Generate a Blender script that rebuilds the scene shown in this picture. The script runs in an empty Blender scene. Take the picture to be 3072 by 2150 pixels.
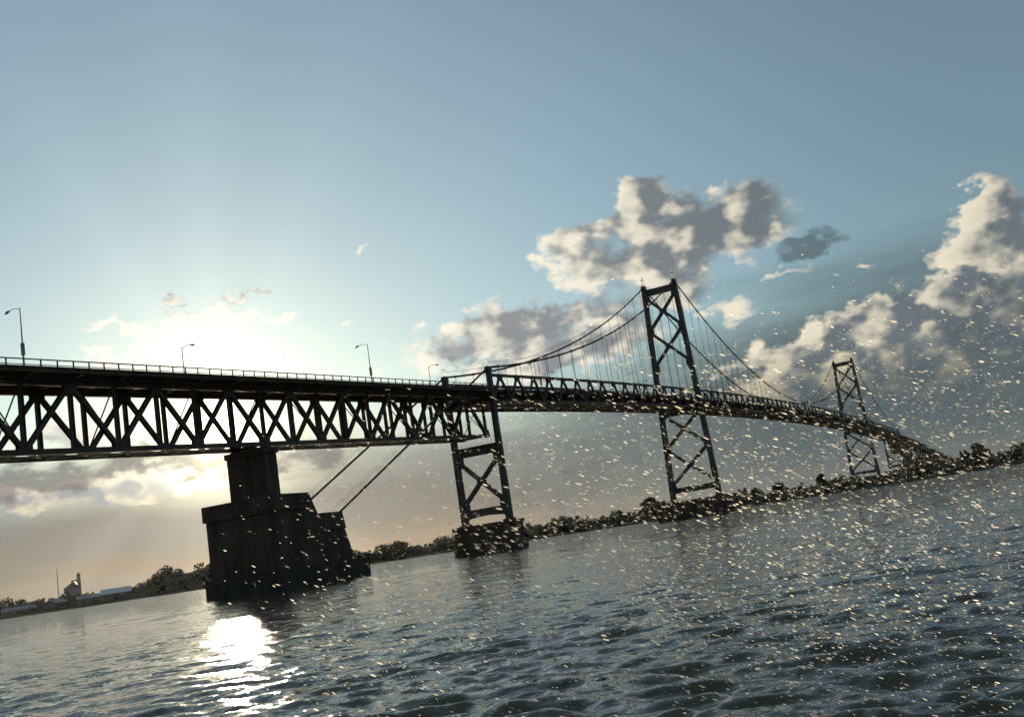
import bpy, math, random
import numpy as np
from mathutils import Vector, Matrix

# ------------------------------------------------------------------ camera, sky, sun, exposure
SC = bpy.context.scene
COL = SC.collection
rad = math.radians
HC = 2.3                                  # eye height over the water, from a boat
PITCH, ROLL = 0.1658, -0.1521             # the boat heels, so the horizon tilts
F = Vector((0, math.cos(PITCH), math.sin(PITCH))); RT = Vector((1, 0, 0)); UP = RT.cross(F)
R_ = math.cos(ROLL) * RT + math.sin(ROLL) * UP
U_ = -math.sin(ROLL) * RT + math.cos(ROLL) * UP
cam_d = bpy.data.cameras.new('camera'); cam = bpy.data.objects.new('camera', cam_d); COL.objects.link(cam)
cam_d.sensor_fit = 'HORIZONTAL'; cam_d.sensor_width = 36.0; cam_d.lens = 36.0 * 3192.5 / 3072.0
cam_d.clip_start = 0.1; cam_d.clip_end = 30000
m = Matrix.Identity(4)
for i in range(3):
    m[i][0] = R_[i]; m[i][1] = U_[i]; m[i][2] = -F[i]
m[2][3] = HC
cam.matrix_world = m
SC.camera = cam

SUN_AZ, SUN_EL = -16.0, 7.8             # degrees from +Y (clockwise) and above the horizon
SUN = Vector((math.sin(rad(SUN_AZ)) * math.cos(rad(SUN_EL)), math.cos(rad(SUN_AZ)) * math.cos(rad(SUN_EL)), math.sin(rad(SUN_EL))))
sun_d = bpy.data.lights.new('sun', 'SUN'); sun_d.energy = 5.0; sun_d.angle = rad(0.53); sun_d.color = (1.0, 0.84, 0.60)
sun = bpy.data.objects.new('sun', sun_d); COL.objects.link(sun)
sun.rotation_euler = (-SUN).to_track_quat('-Z', 'Y').to_euler(); sun.location = SUN * 500

SC.view_settings.view_transform = 'Standard'; SC.view_settings.look = 'None'
SC.view_settings.exposure = 1.3; SC.view_settings.gamma = 1.0; SC.view_settings.use_curve_mapping = False
SC.cycles.use_denoising = True
SC.cycles.use_adaptive_sampling = True; SC.cycles.adaptive_threshold = 0.02; SC.cycles.adaptive_min_samples = 8
SC.cycles.sample_clamp_indirect = 6.0
SC.cycles.max_bounces = 6; SC.cycles.transparent_max_bounces = 8; SC.cycles.volume_bounces = 0

# ---- world: Nishita sky with drifting cumulus, all in directions of the sky dome
world = bpy.data.worlds.new('World'); SC.world = world; world.use_nodes = True
world.cycles.sampling_method = 'MANUAL'; world.cycles.sample_map_resolution = 512
NT = world.node_tree; NT.nodes.clear()
class G:                                   # tiny node-graph helper
    def __init__(s, nt): s.nt = nt
    def n(s, t, **kw):
        x = s.nt.nodes.new(t)
        for k, v in kw.items(): setattr(x, k, v)
        return x
    def put(s, sock, v):
        if isinstance(v, bpy.types.NodeSocket): s.nt.links.new(v, sock)
        elif v is not None: sock.default_value = v
    def M(s, op, a, b=None, c=None, clamp=False):
        x = s.n('ShaderNodeMath', operation=op, use_clamp=clamp)
        s.put(x.inputs[0], a); s.put(x.inputs[1], b)
        if c is not None: s.put(x.inputs[2], c)
        return x.outputs[0]
    def V(s, op, a, b=None, sc=None):
        x = s.n('ShaderNodeVectorMath', operation=op)
        s.put(x.inputs[0], a)
        if b is not None: s.put(x.inputs[1], b)
        if sc is not None: s.put(x.inputs['Scale'], sc)
        return x.outputs['Value'] if op in ('DOT_PRODUCT', 'LENGTH', 'DISTANCE') else x.outputs[0]
    def smooth(s, v, a, b, lo=0.0, hi=1.0):
        x = s.n('ShaderNodeMapRange', interpolation_type='SMOOTHSTEP')
        s.put(x.inputs['Value'], v)
        for k, q in (('From Min', a), ('From Max', b), ('To Min', lo), ('To Max', hi)): s.put(x.inputs[k], q)
        return x.outputs[0]
    def noise(s, vec, scale, detail=4.0, rough=0.55, dist=0.0, out='Fac', dim='3D'):
        x = s.n('ShaderNodeTexNoise', noise_dimensions=dim)
        s.put(x.inputs['Vector'], vec); x.inputs['Scale'].default_value = scale; x.inputs['Detail'].default_value = detail
        x.inputs['Roughness'].default_value = rough; x.inputs['Distortion'].default_value = dist
        return x.outputs[out]
    def mix(s, f, a, b, blend='MIX'):
        x = s.n('ShaderNodeMix', data_type='RGBA', blend_type=blend)
        s.put(x.inputs[0], f)
        s.put(x.inputs[6], a if isinstance(a, bpy.types.NodeSocket) else (*a, 1.0))
        s.put(x.inputs[7], b if isinstance(b, bpy.types.NodeSocket) else (*b, 1.0))
        return x.outputs[2]
    def comb(s, x=0.0, y=0.0, z=0.0):
        c = s.n('ShaderNodeCombineXYZ'); s.put(c.inputs[0], x); s.put(c.inputs[1], y); s.put(c.inputs[2], z); return c.outputs[0]
g = G(NT)
STR = 0.05                                  # background strength
sky = g.n('ShaderNodeTexSky', sky_type='NISHITA', sun_disc=False)
sky.sun_elevation = rad(SUN_EL); sky.sun_rotation = rad(SUN_AZ); sky.air_density = 1.0; sky.dust_density = 0.25; sky.ozone_density = 2.5
dirv = g.n('ShaderNodeTexCoord').outputs['Generated']
sep = g.n('ShaderNodeSeparateXYZ'); g.put(sep.inputs[0], dirv)
DEG = 180 / math.pi
az = g.M('MULTIPLY', g.M('ARCTAN2', sep.outputs[0], sep.outputs[1]), DEG)
el = g.M('MULTIPLY', g.M('ARCSINE', sep.outputs[2]), DEG)
P = g.comb(az, el, 0.0)                    # sky position in degrees
theta = g.M('MULTIPLY', g.M('ARCCOSINE', g.M('MINIMUM', g.V('DOT_PRODUCT', dirv, tuple(SUN)), 0.999999)), DEG)
def lin(r, gg, b):                         # display colour -> radiance fed to the background
    f = lambda c: (c / 255 / 12.92 if c < 10 else ((c / 255 + 0.055) / 1.055) ** 2.4) / STR
    return (f(r), f(gg), f(b))
def expf(k, amp): return g.M('MULTIPLY', g.M('EXPONENT', g.M('MULTIPLY', theta, -1.0 / k)), amp)

#<W>
BRIGHT = [
    (11.0, 14.3, 5.65, 2.21, 1.35),
    (7.4, 13.5, 4.57, 1.49, 1.20),
    (8.2, 16.4, 2.21, 1.59, 1.30),
    (7.2, 15.2, 2.28, 1.20, 0.90),
    (13.3, 15.3, 2.79, 1.63, 1.30),
    (10.9, 13.9, 4.57, 1.49, 1.00),
    (5.5, 13.8, 3.00, 1.44, 1.00),
    (3.9, 15.1, 2.04, 1.01, 0.80),
    (9.1, 11.9, 2.40, 1.59, 1.00),
    (0.0, 10.9, 4.45, 1.59, 1.10),
    (1.2, 9.2, 6.01, 1.20, 0.90),
    (-2.8, 10.2, 3.61, 1.15, 0.90),
    (2.8, 11.2, 3.12, 1.15, 0.90),
    (4.5, 9.8, 4.09, 1.68, 0.80),
    (5.8, 11.6, 2.64, 1.08, 0.70),
    (25.5, 12.3, 1.68, 1.63, 1.25),
    (25.0, 10.4, 2.28, 1.88, 1.30),
    (25.8, 8.2, 3.12, 2.64, 1.10),
    (23.7, 5.5, 7.93, 2.64, 1.15),
    (17.3, 5.9, 5.77, 1.44, 0.80),
    (22.4, 8.4, 2.64, 1.49, 1.20),
    (19.7, 8.0, 3.00, 1.39, 1.15),
    (17.4, 7.6, 3.37, 1.25, 1.10),
    (14.6, 7.1, 3.85, 1.06, 0.95),
    (20.8, 6.1, 5.77, 2.16, 1.20),
    (12.1, 9.9, 1.44, 0.62, 0.50),
    (-16.3, 13.4, 3.25, 0.72, 0.85),
    (-13.5, 14.6, 1.15, 0.22, 0.70),
    (-11.9, 13.1, 1.08, 0.24, 0.60),
    (-21.0, 13.8, 0.96, 0.22, 0.60),
    (-19.9, 13.7, 0.72, 0.19, 0.50),
    (-19.3, 11.8, 1.11, 0.91, 1.00),
    (-21.3, 11.7, 1.01, 0.62, 0.90),
    (-7.3, 16.5, 0.43, 0.22, 0.50),
    (-17.3, 14.6, 0.53, 0.14, 0.50),
    (-8.6, 12.5, 0.48, 0.19, 0.45),
    (-20.5, 5.5, 4.09, 1.11, 1.00),
    (-22.9, 5.3, 2.88, 0.72, 0.70),
    (-17.3, 5.3, 2.64, 0.34, 0.75),
    (-25.8, 5.3, 2.04, 0.77, 0.80),
    (-22.2, 8.0, 4.57, 0.53, 0.50),
    (15.4, 11.5, 1.32, 0.22, 0.50),
    (19.1, 11.2, 0.72, 0.19, 0.50),
    (-21.9, 9.9, 1.44, 2.16, 0.60),
    (-6.0, 10.4, 1.44, 0.72, 0.50),
    (-13.2, 5.8, 2.88, 0.34, 0.50),
]
DARK = [
    (16.7, 12.4, 1.80, 0.72, 1.00),
    (17.6, 13.0, 0.84, 0.60, 0.50),
    (-25.0, 6.3, 4.09, 1.06, 1.00),
    (-19.6, 6.6, 3.61, 0.72, 0.90),
    (-16.5, 6.2, 4.57, 0.82, 0.80),
    (-12.7, 5.8, 3.85, 0.72, 0.70),
    (2.5, 2.2, 6.25, 1.44, 0.50),
    (25.2, 6.7, 4.33, 2.40, 0.80),
    (22.3, 3.8, 8.41, 1.92, 0.70),
]
toward = g.V('NORMALIZE', g.V('SUBTRACT', (SUN_AZ, SUN_EL, 0.0), P))
def blob_field(pos, blobs):
    best = None
    for (a, e, ra, re, s) in blobs:
        q = g.V('MULTIPLY_ADD', pos, (1 / ra, 1 / re, 0.0)); q.node.inputs[2].default_value = (-a / ra, -e / re, 0.0)
        f = g.M('MULTIPLY_ADD', g.V('DOT_PRODUCT', q, q), -s, s)
        best = f if best is None else g.M('MAXIMUM', best, f)
    return best
wv = g.noise(g.V('MULTIPLY', P, (0.55, 0.8, 1.0)), 1.0, 3.0, 0.55, out='Color', dim='2D')
WARP = g.V('MULTIPLY', g.V('SUBTRACT', wv, (0.5, 0.5, 0.5)), (2.8, 2.2, 0.0))
def puff(pos, det): return g.noise(g.V('MULTIPLY', pos, (0.55, 0.8, 1.0)), 1.0, det, 0.56, dim='2D')
def density(pos, blobs, det):
    bf = blob_field(g.V('ADD', pos, WARP), blobs)
    return bf, g.M('MULTIPLY_ADD', g.M('SUBTRACT', puff(pos, det), 0.5), 2.1, bf)
bf0, d0 = density(P, BRIGHT, 7.0)
P2 = g.V('ADD', P, g.V('SCALE', toward, sc=1.15))
_, d1 = density(P2, [b for b in BRIGHT if b[2] > 1.6], 2.5)
# clear sky: Nishita, milky with thin high haze towards the sun
base = g.mix(1.0, sky.outputs[0], (1.62, 1.80, 1.75), 'MULTIPLY')
base = g.mix(1.0, base, lin(102, 115, 119), 'ADD')
away = g.smooth(theta, 16.0, 44.0, 1.0, 0.74)
base = g.V('SCALE', base, sc=away)
halo = expf(8.5, 8.0)
base = g.mix(1.0, base, g.mix(1.0, (1.0, 0.90, 0.62), g.comb(halo, halo, halo), 'MULTIPLY'), 'ADD')
# low stratus veil over the horizon, darker away from the sun
bands = g.noise(g.V('MULTIPLY', P, (0.05, 0.5, 1.0)), 1.0, 5.0, 0.6, dim='2D')
veil_c = g.mix(g.smooth(theta, 5.0, 22.0), lin(142, 141, 142), lin(96, 102, 106))
veil_c = g.mix(g.smooth(az, 0.0, 17.0), veil_c, lin(84, 97, 103))
pink = g.M('MULTIPLY', g.M('MULTIPLY', g.smooth(el, 5.5, 1.0), g.smooth(bands, 0.42, 0.72)), g.smooth(az, 10.0, -12.0, 0.0, 0.8))
veil_c = g.mix(pink, veil_c, lin(160, 133, 117))
top = g.M('ADD', g.smooth(az, -4.0, 22.0, 6.0, 10.0), g.M('MULTIPLY', bands, 4.0))
veil_f = g.M('MULTIPLY', g.smooth(g.M('SUBTRACT', el, top), 1.5, -4.5), 0.93)
base = g.mix(veil_f, base, veil_c)
# slow crepuscular rays fanning out from the sun
fan = g.M('ARCTAN2', g.M('SUBTRACT', el, SUN_EL), g.M('SUBTRACT', az, SUN_AZ))
rays = g.noise(g.comb(g.M('SINE', fan), g.M('COSINE', fan), 0.0), 1.7, 1.0, 0.5, dim='2D')
rays = g.smooth(rays, 0.35, 0.65, -0.03, 0.02)
rays = g.M('MULTIPLY_ADD', rays, g.M('MULTIPLY', g.smooth(theta, 3.0, 7.0), g.smooth(el, 9.0, 4.0, 1.0, 4.5)), 1.0)
base = g.V('SCALE', base, sc=rays)
# cumulus: cream where thin or turned to the sun, grey in the thick cores
alpha = g.smooth(d0, -0.12, g.smooth(bands, 0.3, 0.7, 0.45, 0.95))
thick = g.smooth(bf0, -0.1, 1.1)
s0 = g.M('MULTIPLY_ADD', g.M('SUBTRACT', puff(P, 2.5), 0.5), 2.1, bf0)
relief = g.smooth(g.M('SUBTRACT', s0, d1), -0.75, 0.95)
near = g.smooth(theta, 36.0, 3.0)
lit_c = g.mix(near, lin(232, 225, 206), lin(255, 252, 240))
lit_c = g.mix(g.smooth(el, 8.5, 3.0, 0.0, 0.85), lit_c, lin(238, 216, 168))
shade_c = g.mix(near, lin(106, 116, 124), lin(162, 165, 170))
lf = g.M('MULTIPLY_ADD', g.M('SUBTRACT', relief, 0.42), 1.25, g.M('SUBTRACT', 0.80, g.M('MULTIPLY', thick, 0.74)))
lf = g.smooth(g.M('MULTIPLY_ADD', g.M('SUBTRACT', d0, s0), -0.35, lf), -0.15, 1.1)
cl = g.mix(lf, shade_c, lit_c)
glow = expf(2.5, 22.0)
cl = g.V('ADD', cl, g.V('SCALE', (1.0, 0.95, 0.8), sc=glow))
base = g.mix(g.M('MULTIPLY', alpha, g.smooth(el, 0.0, 3.0, 0.5, 1.0)), base, cl)
# towards the right the bank dissolves into the grey veil
base = g.mix(g.M('MULTIPLY', g.smooth(g.M('ADD', el, g.M('MULTIPLY', bands, 3.0)), 9.3, 4.8), g.smooth(az, 6.0, 14.0, 0.0, 0.95)), base, veil_c)
# the glare right round the sun
glare = g.M('ADD', expf(0.8, 400.0), expf(2.4, 14.0))
base = g.V('ADD', base, g.V('SCALE', (1.0, 0.90, 0.64), sc=glare))
# shaded undersides and the small grey clouds
dk = g.M('MULTIPLY_ADD', g.M('SUBTRACT', puff(g.V('ADD', P, (31.0, 7.0, 0.0)), 4.0), 0.5), 1.6, blob_field(g.V('ADD', P, WARP), DARK))
base = g.mix(g.M('MULTIPLY', g.smooth(dk, 0.0, 0.8), 0.75), base, g.mix(near, lin(84, 97, 106), lin(122, 116, 120)))
base = g.V('MULTIPLY', base, (0.412, 0.406, 0.39))            # the picture is exposed 1.3 stops up
#</W>
bg = g.n('ShaderNodeBackground'); bg.inputs['Strength'].default_value = STR
g.put(bg.inputs['Color'], base)
wo = g.n('ShaderNodeOutputWorld'); g.put(wo.inputs['Surface'], bg.outputs[0])

# ------------------------------------------------------------------ helpers
rng = np.random.default_rng(7); random.seed(7)
def mat(name, col, rough=0.6, metal=0.0, var=0.35, scale=0.6, col2=None, bump=0.0, bscale=6.0, streak=1.0):
    M_ = bpy.data.materials.new(name); M_.use_nodes = True
    k = G(M_.node_tree); b = M_.node_tree.nodes['Principled BSDF']
    tc = k.n('ShaderNodeTexCoord').outputs['Object']
    n1 = k.noise(k.V('MULTIPLY', tc, (1.0, 1.0, streak)), scale, 6.0, 0.65)      # run-off streaks where streak < 1
    c2 = col2 or tuple(c * (1 - var) for c in col)
    k.put(b.inputs['Base Color'], k.mix(k.smooth(n1, 0.35, 0.68), col, c2))
    k.put(b.inputs['Roughness'], k.smooth(n1, 0.3, 0.7, rough * 0.85, min(1, rough * 1.15)))
    b.inputs['Metallic'].default_value = metal
    if bump:
        bp = k.n('ShaderNodeBump'); bp.inputs['Strength'].default_value = bump; bp.inputs['Distance'].default_value = 0.05
        k.put(bp.inputs['Height'], k.noise(tc, bscale, 5.0, 0.6)); k.put(b.inputs['Normal'], bp.outputs[0])
    return M_
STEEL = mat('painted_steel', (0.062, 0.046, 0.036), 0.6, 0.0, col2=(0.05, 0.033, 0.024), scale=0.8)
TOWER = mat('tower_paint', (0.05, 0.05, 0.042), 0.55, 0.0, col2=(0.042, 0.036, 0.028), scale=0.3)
WIRE = mat('cable_steel', (0.05, 0.05, 0.048), 0.85, 0.0, scale=0.4)
GALV = mat('galvanised_steel', (0.28, 0.29, 0.29), 0.45, 0.6, scale=1.5)
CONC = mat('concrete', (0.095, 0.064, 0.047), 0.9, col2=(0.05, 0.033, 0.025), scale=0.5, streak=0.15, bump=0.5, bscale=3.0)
CONC_WET = mat('wet_concrete', (0.06, 0.05, 0.038), 0.95, col2=(0.035, 0.033, 0.025), scale=0.5, bump=0.5, bscale=3.0)
ASPH = mat('asphalt', (0.05, 0.05, 0.052), 0.9, scale=2.0)
EARTH = mat('shore_ground', (0.035, 0.04, 0.02), 0.95, col2=(0.05, 0.042, 0.028), scale=0.03)
BARK = mat('bark', (0.07, 0.05, 0.035), 0.9, scale=2.0)
def leaf_mat(name, a, b):
    M_ = bpy.data.materials.new(name); M_.use_nodes = True; k = G(M_.node_tree)
    b0 = M_.node_tree.nodes['Principled BSDF']; out = M_.node_tree.nodes['Material Output']
    tc = k.n('ShaderNodeTexCoord').outputs['Object']
    c = k.mix(k.smooth(k.noise(tc, 0.16, 4.0), 0.35, 0.65), a, b)
    k.put(b0.inputs['Base Color'], c); b0.inputs['Roughness'].default_value = 0.6
    tr = k.n('ShaderNodeBsdfTranslucent'); k.put(tr.inputs[0], c)
    mx = k.n('ShaderNodeMixShader'); mx.inputs[0].default_value = 0.05
    k.put(mx.inputs[1], b0.outputs[0]); k.put(mx.inputs[2], tr.outputs[0]); k.put(out.inputs['Surface'], mx.outputs[0])
    return M_
LEAF = leaf_mat('leaves', (0.032, 0.042, 0.018), (0.055, 0.058, 0.026))
LEAF2 = leaf_mat('dark_leaves', (0.024, 0.034, 0.016), (0.042, 0.046, 0.022))

class MB:
    def __init__(s): s.v = []; s.f = []
    def add(s, vs, fs):
        o = len(s.v); s.v.extend([tuple(map(float, q)) for q in vs]); s.f.extend([tuple(i + o for i in q) for q in fs]); return s
    BF = [(0, 3, 2, 1), (4, 5, 6, 7), (0, 1, 5, 4), (1, 2, 6, 5), (2, 3, 7, 6), (3, 0, 4, 7)]
    def box(s, x0, x1, y0, y1, z0, z1):
        return s.add([(x0, y0, z0), (x1, y0, z0), (x1, y1, z0), (x0, y1, z0), (x0, y0, z1), (x1, y0, z1), (x1, y1, z1), (x0, y1, z1)], s.BF)
    def frame(s, p, q, up):
        a = (Vector(q) - Vector(p)).normalized(); u = Vector(up)
        if abs(a.dot(u)) > 0.98: u = Vector((1, 0, 0))
        sd = a.cross(u).normalized(); return sd, sd.cross(a).normalized()
    def beam(s, p, q, w, h, up=(0, 0, 1), w2=None, h2=None):
        sd, u = s.frame(p, q, up); p = Vector(p); q = Vector(q); vs = []
        for c, ww, hh in ((p, w, h), (q, w2 or w, h2 or h)):
            for i, j in ((-1, -1), (1, -1), (1, 1), (-1, 1)): vs.append(c + sd * (ww / 2 * i) + u * (hh / 2 * j))
        return s.add(vs, s.BF)
    def ibeam(s, p, q, w, h, up=(0, 0, 1), t=0.14):      # two flanges and a web
        sd, u = s.frame(p, q, up); p = Vector(p); q = Vector(q)
        for j in (-1, 1): s.beam(p + u * j * (h / 2 - t / 2), q + u * j * (h / 2 - t / 2), w, t, up)
        return s.beam(p, q, t, h - 2 * t + 0.01, up)
    def tube(s, pts, r, n=6, cap=True):
        pts = [Vector(p) for p in pts]; vs = []; fs = []
        for i, p in enumerate(pts):
            a = (pts[min(i + 1, len(pts) - 1)] - pts[max(i - 1, 0)]).normalized()
            u = Vector((0, 0, 1)) if abs(a.z) < 0.95 else Vector((1, 0, 0))
            sd = a.cross(u).normalized(); u = sd.cross(a); rr = r[i] if hasattr(r, '__len__') else r
            for k in range(n):
                t = 2 * math.pi * k / n; vs.append(p + sd * (rr * math.cos(t)) + u * (rr * math.sin(t)))
        for i in range(len(pts) - 1):
            for k in range(n):
                k2 = (k + 1) % n; fs.append((i * n + k, i * n + k2, (i + 1) * n + k2, (i + 1) * n + k))
        if cap: fs.append(tuple(range(n - 1, -1, -1))); fs.append(tuple((len(pts) - 1) * n + k for k in range(n)))
        return s.add(vs, fs)
    def prism(s, poly, axis, a, b):            # polygon in the two other axes, extruded along axis from a to b
        def pt(p, t): return {'x': (t, p[0], p[1]), 'y': (p[0], t, p[1]), 'z': (p[0], p[1], t)}[axis]
        n = len(poly); vs = [pt(p, a) for p in poly] + [pt(p, b) for p in poly]
        fs = [tuple(range(n)), tuple(range(2 * n - 1, n - 1, -1))] + [(i, i + n, (i + 1) % n + n, (i + 1) % n) for i in range(n)]
        return s.add(vs, fs)
    def loft(s, xs, zf, y0, y1, z0, z1):       # rectangle swept along x, its z following zf
        vs = []; fs = []
        for x in xs:
            z = zf(x); vs += [(x, y0, z + z0), (x, y1, z + z0), (x, y1, z + z1), (x, y0, z + z1)]
        for i in range(len(xs) - 1):
            a = 4 * i
            for k in range(4): fs.append((a + k, a + (k + 1) % 4, a + 4 + (k + 1) % 4, a + 4 + k))
        fs += [(3, 2, 1, 0), tuple(4 * (len(xs) - 1) + k for k in range(4))]
        return s.add(vs, fs)
    def mesh(s, name, m_):
        me = bpy.data.meshes.new(name); me.from_pydata(s.v, [], s.f); me.update()
        me.materials.append(m_); return me
    def build(s, name, m_, parent=None):
        return put(name, s.mesh(name, m_), parent)
def put(name, me, parent=None, loc=None):
    o = bpy.data.objects.new(name, me); COL.objects.link(o)
    if parent is not None: o.parent = parent
    if loc is not None: o.location = loc
    return o
def tag(o, label=None, cat=None, group=None, kind=None):
    for k, v in (('label', label), ('category', cat), ('group', group), ('kind', kind)):
        if v: o[k] = v
    return o
def empty(name, loc, rz, label, cat, group=None):
    o = bpy.data.objects.new(name, None); COL.objects.link(o); o.location = loc; o.rotation_euler = (0, 0, rz); o.empty_display_size = 0.5
    return tag(o, label, cat, group)
def copy_tree(o, parent=None):
    c = o.copy(); COL.objects.link(c); c.parent = parent
    for ch in list(o.children): copy_tree(ch, c)
    return c

# ------------------------------------------------------------------ the bridge line
BAZ = 0.4592; O_ = Vector((55.475, 370.47, 0)); D_ = Vector((math.sin(BAZ), math.cos(BAZ), 0)); N_ = Vector((math.cos(BAZ), -math.sin(BAZ), 0))
BRZ = math.pi / 2 - BAZ                       # local x runs along the bridge, local -y is the side facing the camera
SB1, ST1, ST2, SB2 = -149.4, 0.0, 351.0, 500.4
def bpos(s, z=0.0, w=0.0): v = O_ + D_ * s + N_ * w; return (v.x, v.y, z)
def zt(s): return 45.4 - 6.4e-5 * (s - 175.5) ** 2          # top chord of the suspended spans
def zr(s):                                                   # top of the guard rail
    if s < SB1: return 36.44 + 0.0325 * (s - SB1)
    if s <= SB2: return zt(s) - 2.2
    return float(np.interp(s, [SB2, 606, 803, 1055, 1120], [36.44, 32.3, 21.0, 8.8, 6.5]))
def broot(name, s, label, cat, group=None, z=0.0): return empty(name, bpos(s, z), BRZ, label, cat, group)

# ------------------------------------------------------------------ water: one sheet of wind chop out to the horizon
def shore(a):                                                # metres from the boat to the far waterline by bearing
    return np.interp(a, [-90, -45, -27, -17, -7, 0, 7, 14, 17, 20, 25, 40, 90], [2500, 1700, 1250, 950, 720, 640, 610, 620, 660, 780, 960, 1400, 2400])
def water():
    azs = np.concatenate([np.arange(-180, -36, 4.0), np.arange(-36, 36.01, 0.08), np.arange(40, 180, 4.0)])
    rs = [4.0]
    while rs[-1] < 420: rs.append(rs[-1] * 1.0062)
    while rs[-1] < 14000: rs.append(rs[-1] * 1.12)
    rs = np.array(rs); A, R = np.meshgrid(np.radians(azs), rs)
    X = R * np.sin(A); Y = R * np.cos(A); Z = np.zeros_like(X); DX = np.zeros_like(X); DY = np.zeros_like(X)
    sp = np.maximum(np.gradient(rs)[:, None], R * rad(0.08))
    lams = np.geomspace(0.22, 6.0, 84)
    for i, lam in enumerate(lams):
        th = rad(-100) + rng.normal(0, 0.55)                 # running towards the boat
        kx, ky = math.cos(th), math.sin(th); k = 2 * math.pi / lam
        a = 0.0125 * lam ** 0.38 * (1.0 if lam < 1.0 else (1.0 / lam) ** 0.85) * rng.uniform(0.6, 1.4)
        fade = np.clip((lam / (sp * 3.5) - 1.0), 0, 1)
        ph = k * (kx * X + ky * Y) + rng.uniform(0, 6.28)
        gust = 0.75 + 0.45 * np.sin(X * 0.021 + i) * np.sin(Y * 0.017 + 2.1 * i)
        Z += a * gust * fade * np.cos(ph); q = 0.4 * a * gust * fade * np.sin(ph); DX -= kx * q; DY -= ky * q
    n = len(azs); idx = np.arange(len(rs) * n).reshape(len(rs), n)
    q = np.stack([idx[:-1, :-1], idx[:-1, 1:], idx[1:, 1:], idx[1:, :-1]], -1).reshape(-1, 4)
    seam = np.stack([idx[:-1, -1], idx[:-1, 0], idx[1:, 0], idx[1:, -1]], -1)
    q = np.concatenate([q, seam])[:, ::-1]
    me = bpy.data.meshes.new('water'); co = np.stack([X + DX, Y + DY, Z], -1).reshape(-1, 3)
    c0 = len(co); co = np.concatenate([co, [[0, 0, 0.0]]])
    tri = [(int(idx[0, i]), int(idx[0, (i + 1) % n]), c0)[::-1] for i in range(n)]
    me.vertices.add(len(co)); me.vertices.foreach_set('co', co.astype(np.float32).ravel())
    nl = len(q) * 4 + len(tri) * 3; me.loops.add(nl); me.polygons.add(len(q) + len(tri))
    me.loops.foreach_set('vertex_index', np.concatenate([q.ravel(), np.array(tri).ravel()]).astype(np.int32))
    st = np.concatenate([np.arange(len(q)) * 4, len(q) * 4 + np.arange(len(tri)) * 3]).astype(np.int32)
    me.polygons.foreach_set('loop_start', st)
    me.polygons.foreach_set('use_smooth', np.ones(len(st), dtype=bool)); me.update(calc_edges=True); me.validate()
    M_ = bpy.data.materials.new('river_water'); M_.use_nodes = True; k = G(M_.node_tree); b = M_.node_tree.nodes['Principled BSDF']
    b.inputs['Base Color'].default_value = (0.095, 0.082, 0.056, 1); b.inputs['Roughness'].default_value = 0.035; b.inputs['IOR'].default_value = 1.333
    tc = k.n('ShaderNodeTexCoord').outputs['Object']
    # ripples too fine for the mesh tilt the surface normal
    n1 = k.noise(k.V('MULTIPLY', tc, (0.5, 1.25, 1.0)), 2.4, 4.0, 0.62, out='Color')
    n2 = k.noise(k.V('MULTIPLY', tc, (0.8, 1.3, 1.0)), 7.5, 2.0, 0.6, out='Color')
    tilt = k.V('ADD', k.V('MULTIPLY', k.V('SUBTRACT', n1, (0.5, 0.5, 0.5)), (0.62, 0.86, 0.0)), k.V('MULTIPLY', k.V('SUBTRACT', n2, (0.5, 0.5, 0.5)), (0.36, 0.50, 0.0)))
    nn = k.V('NORMALIZE', k.V('ADD', k.n('ShaderNodeNewGeometry').outputs['Normal'], tilt))
    k.put(b.inputs['Normal'], nn)
    me.materials.append(M_)
    return tag(put('water', me), 'choppy grey river water with the sun glittering on it', 'water', kind='structure')
water()

# ------------------------------------------------------------------ far bank
def land_z(a, r):                                            # ground height at bearing a (deg), range r
    t = r - shore(a)
    z = np.interp(t, [-40, 0, 5, 20, 60, 150, 400, 1000, 3000, 9000], [-3.0, -0.1, 1.0, 1.9, 3.0, 4.5, 6.5, 8, 9, 9])
    return z + np.where(t > 4, 0.5 * np.sin(a * 2.3) * np.sin(r * 0.031), 0)
def polar(a, r, z=None):
    x, y = r * math.sin(rad(a)), r * math.cos(rad(a)); return (x, y, float(land_z(a, math.hypot(x, y))) if z is None else z)
def bank():
    azs = np.arange(-88, 88.1, 0.5); ts = np.array([-40, 0, 5, 12, 20, 40, 60, 100, 150, 250, 400, 700, 1000, 2000, 3000, 6000, 9000.])
    A, T = np.meshgrid(azs, ts); Rr = shore(A) + T; Z = land_z(A, Rr)
    mb = MB(); n = len(azs)
    mb.v = [tuple(q) for q in np.stack([Rr * np.sin(np.radians(A)), Rr * np.cos(np.radians(A)), Z], -1).reshape(-1, 3).tolist()]
    mb.f = [(i * n + j, (i + 1) * n + j, (i + 1) * n + j + 1, i * n + j + 1)[::-1] for i in range(len(ts) - 1) for j in range(n - 1)]
    tag(mb.build('far_bank', EARTH), 'low wooded far bank of the river', 'river bank', kind='structure')
bank()

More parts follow.
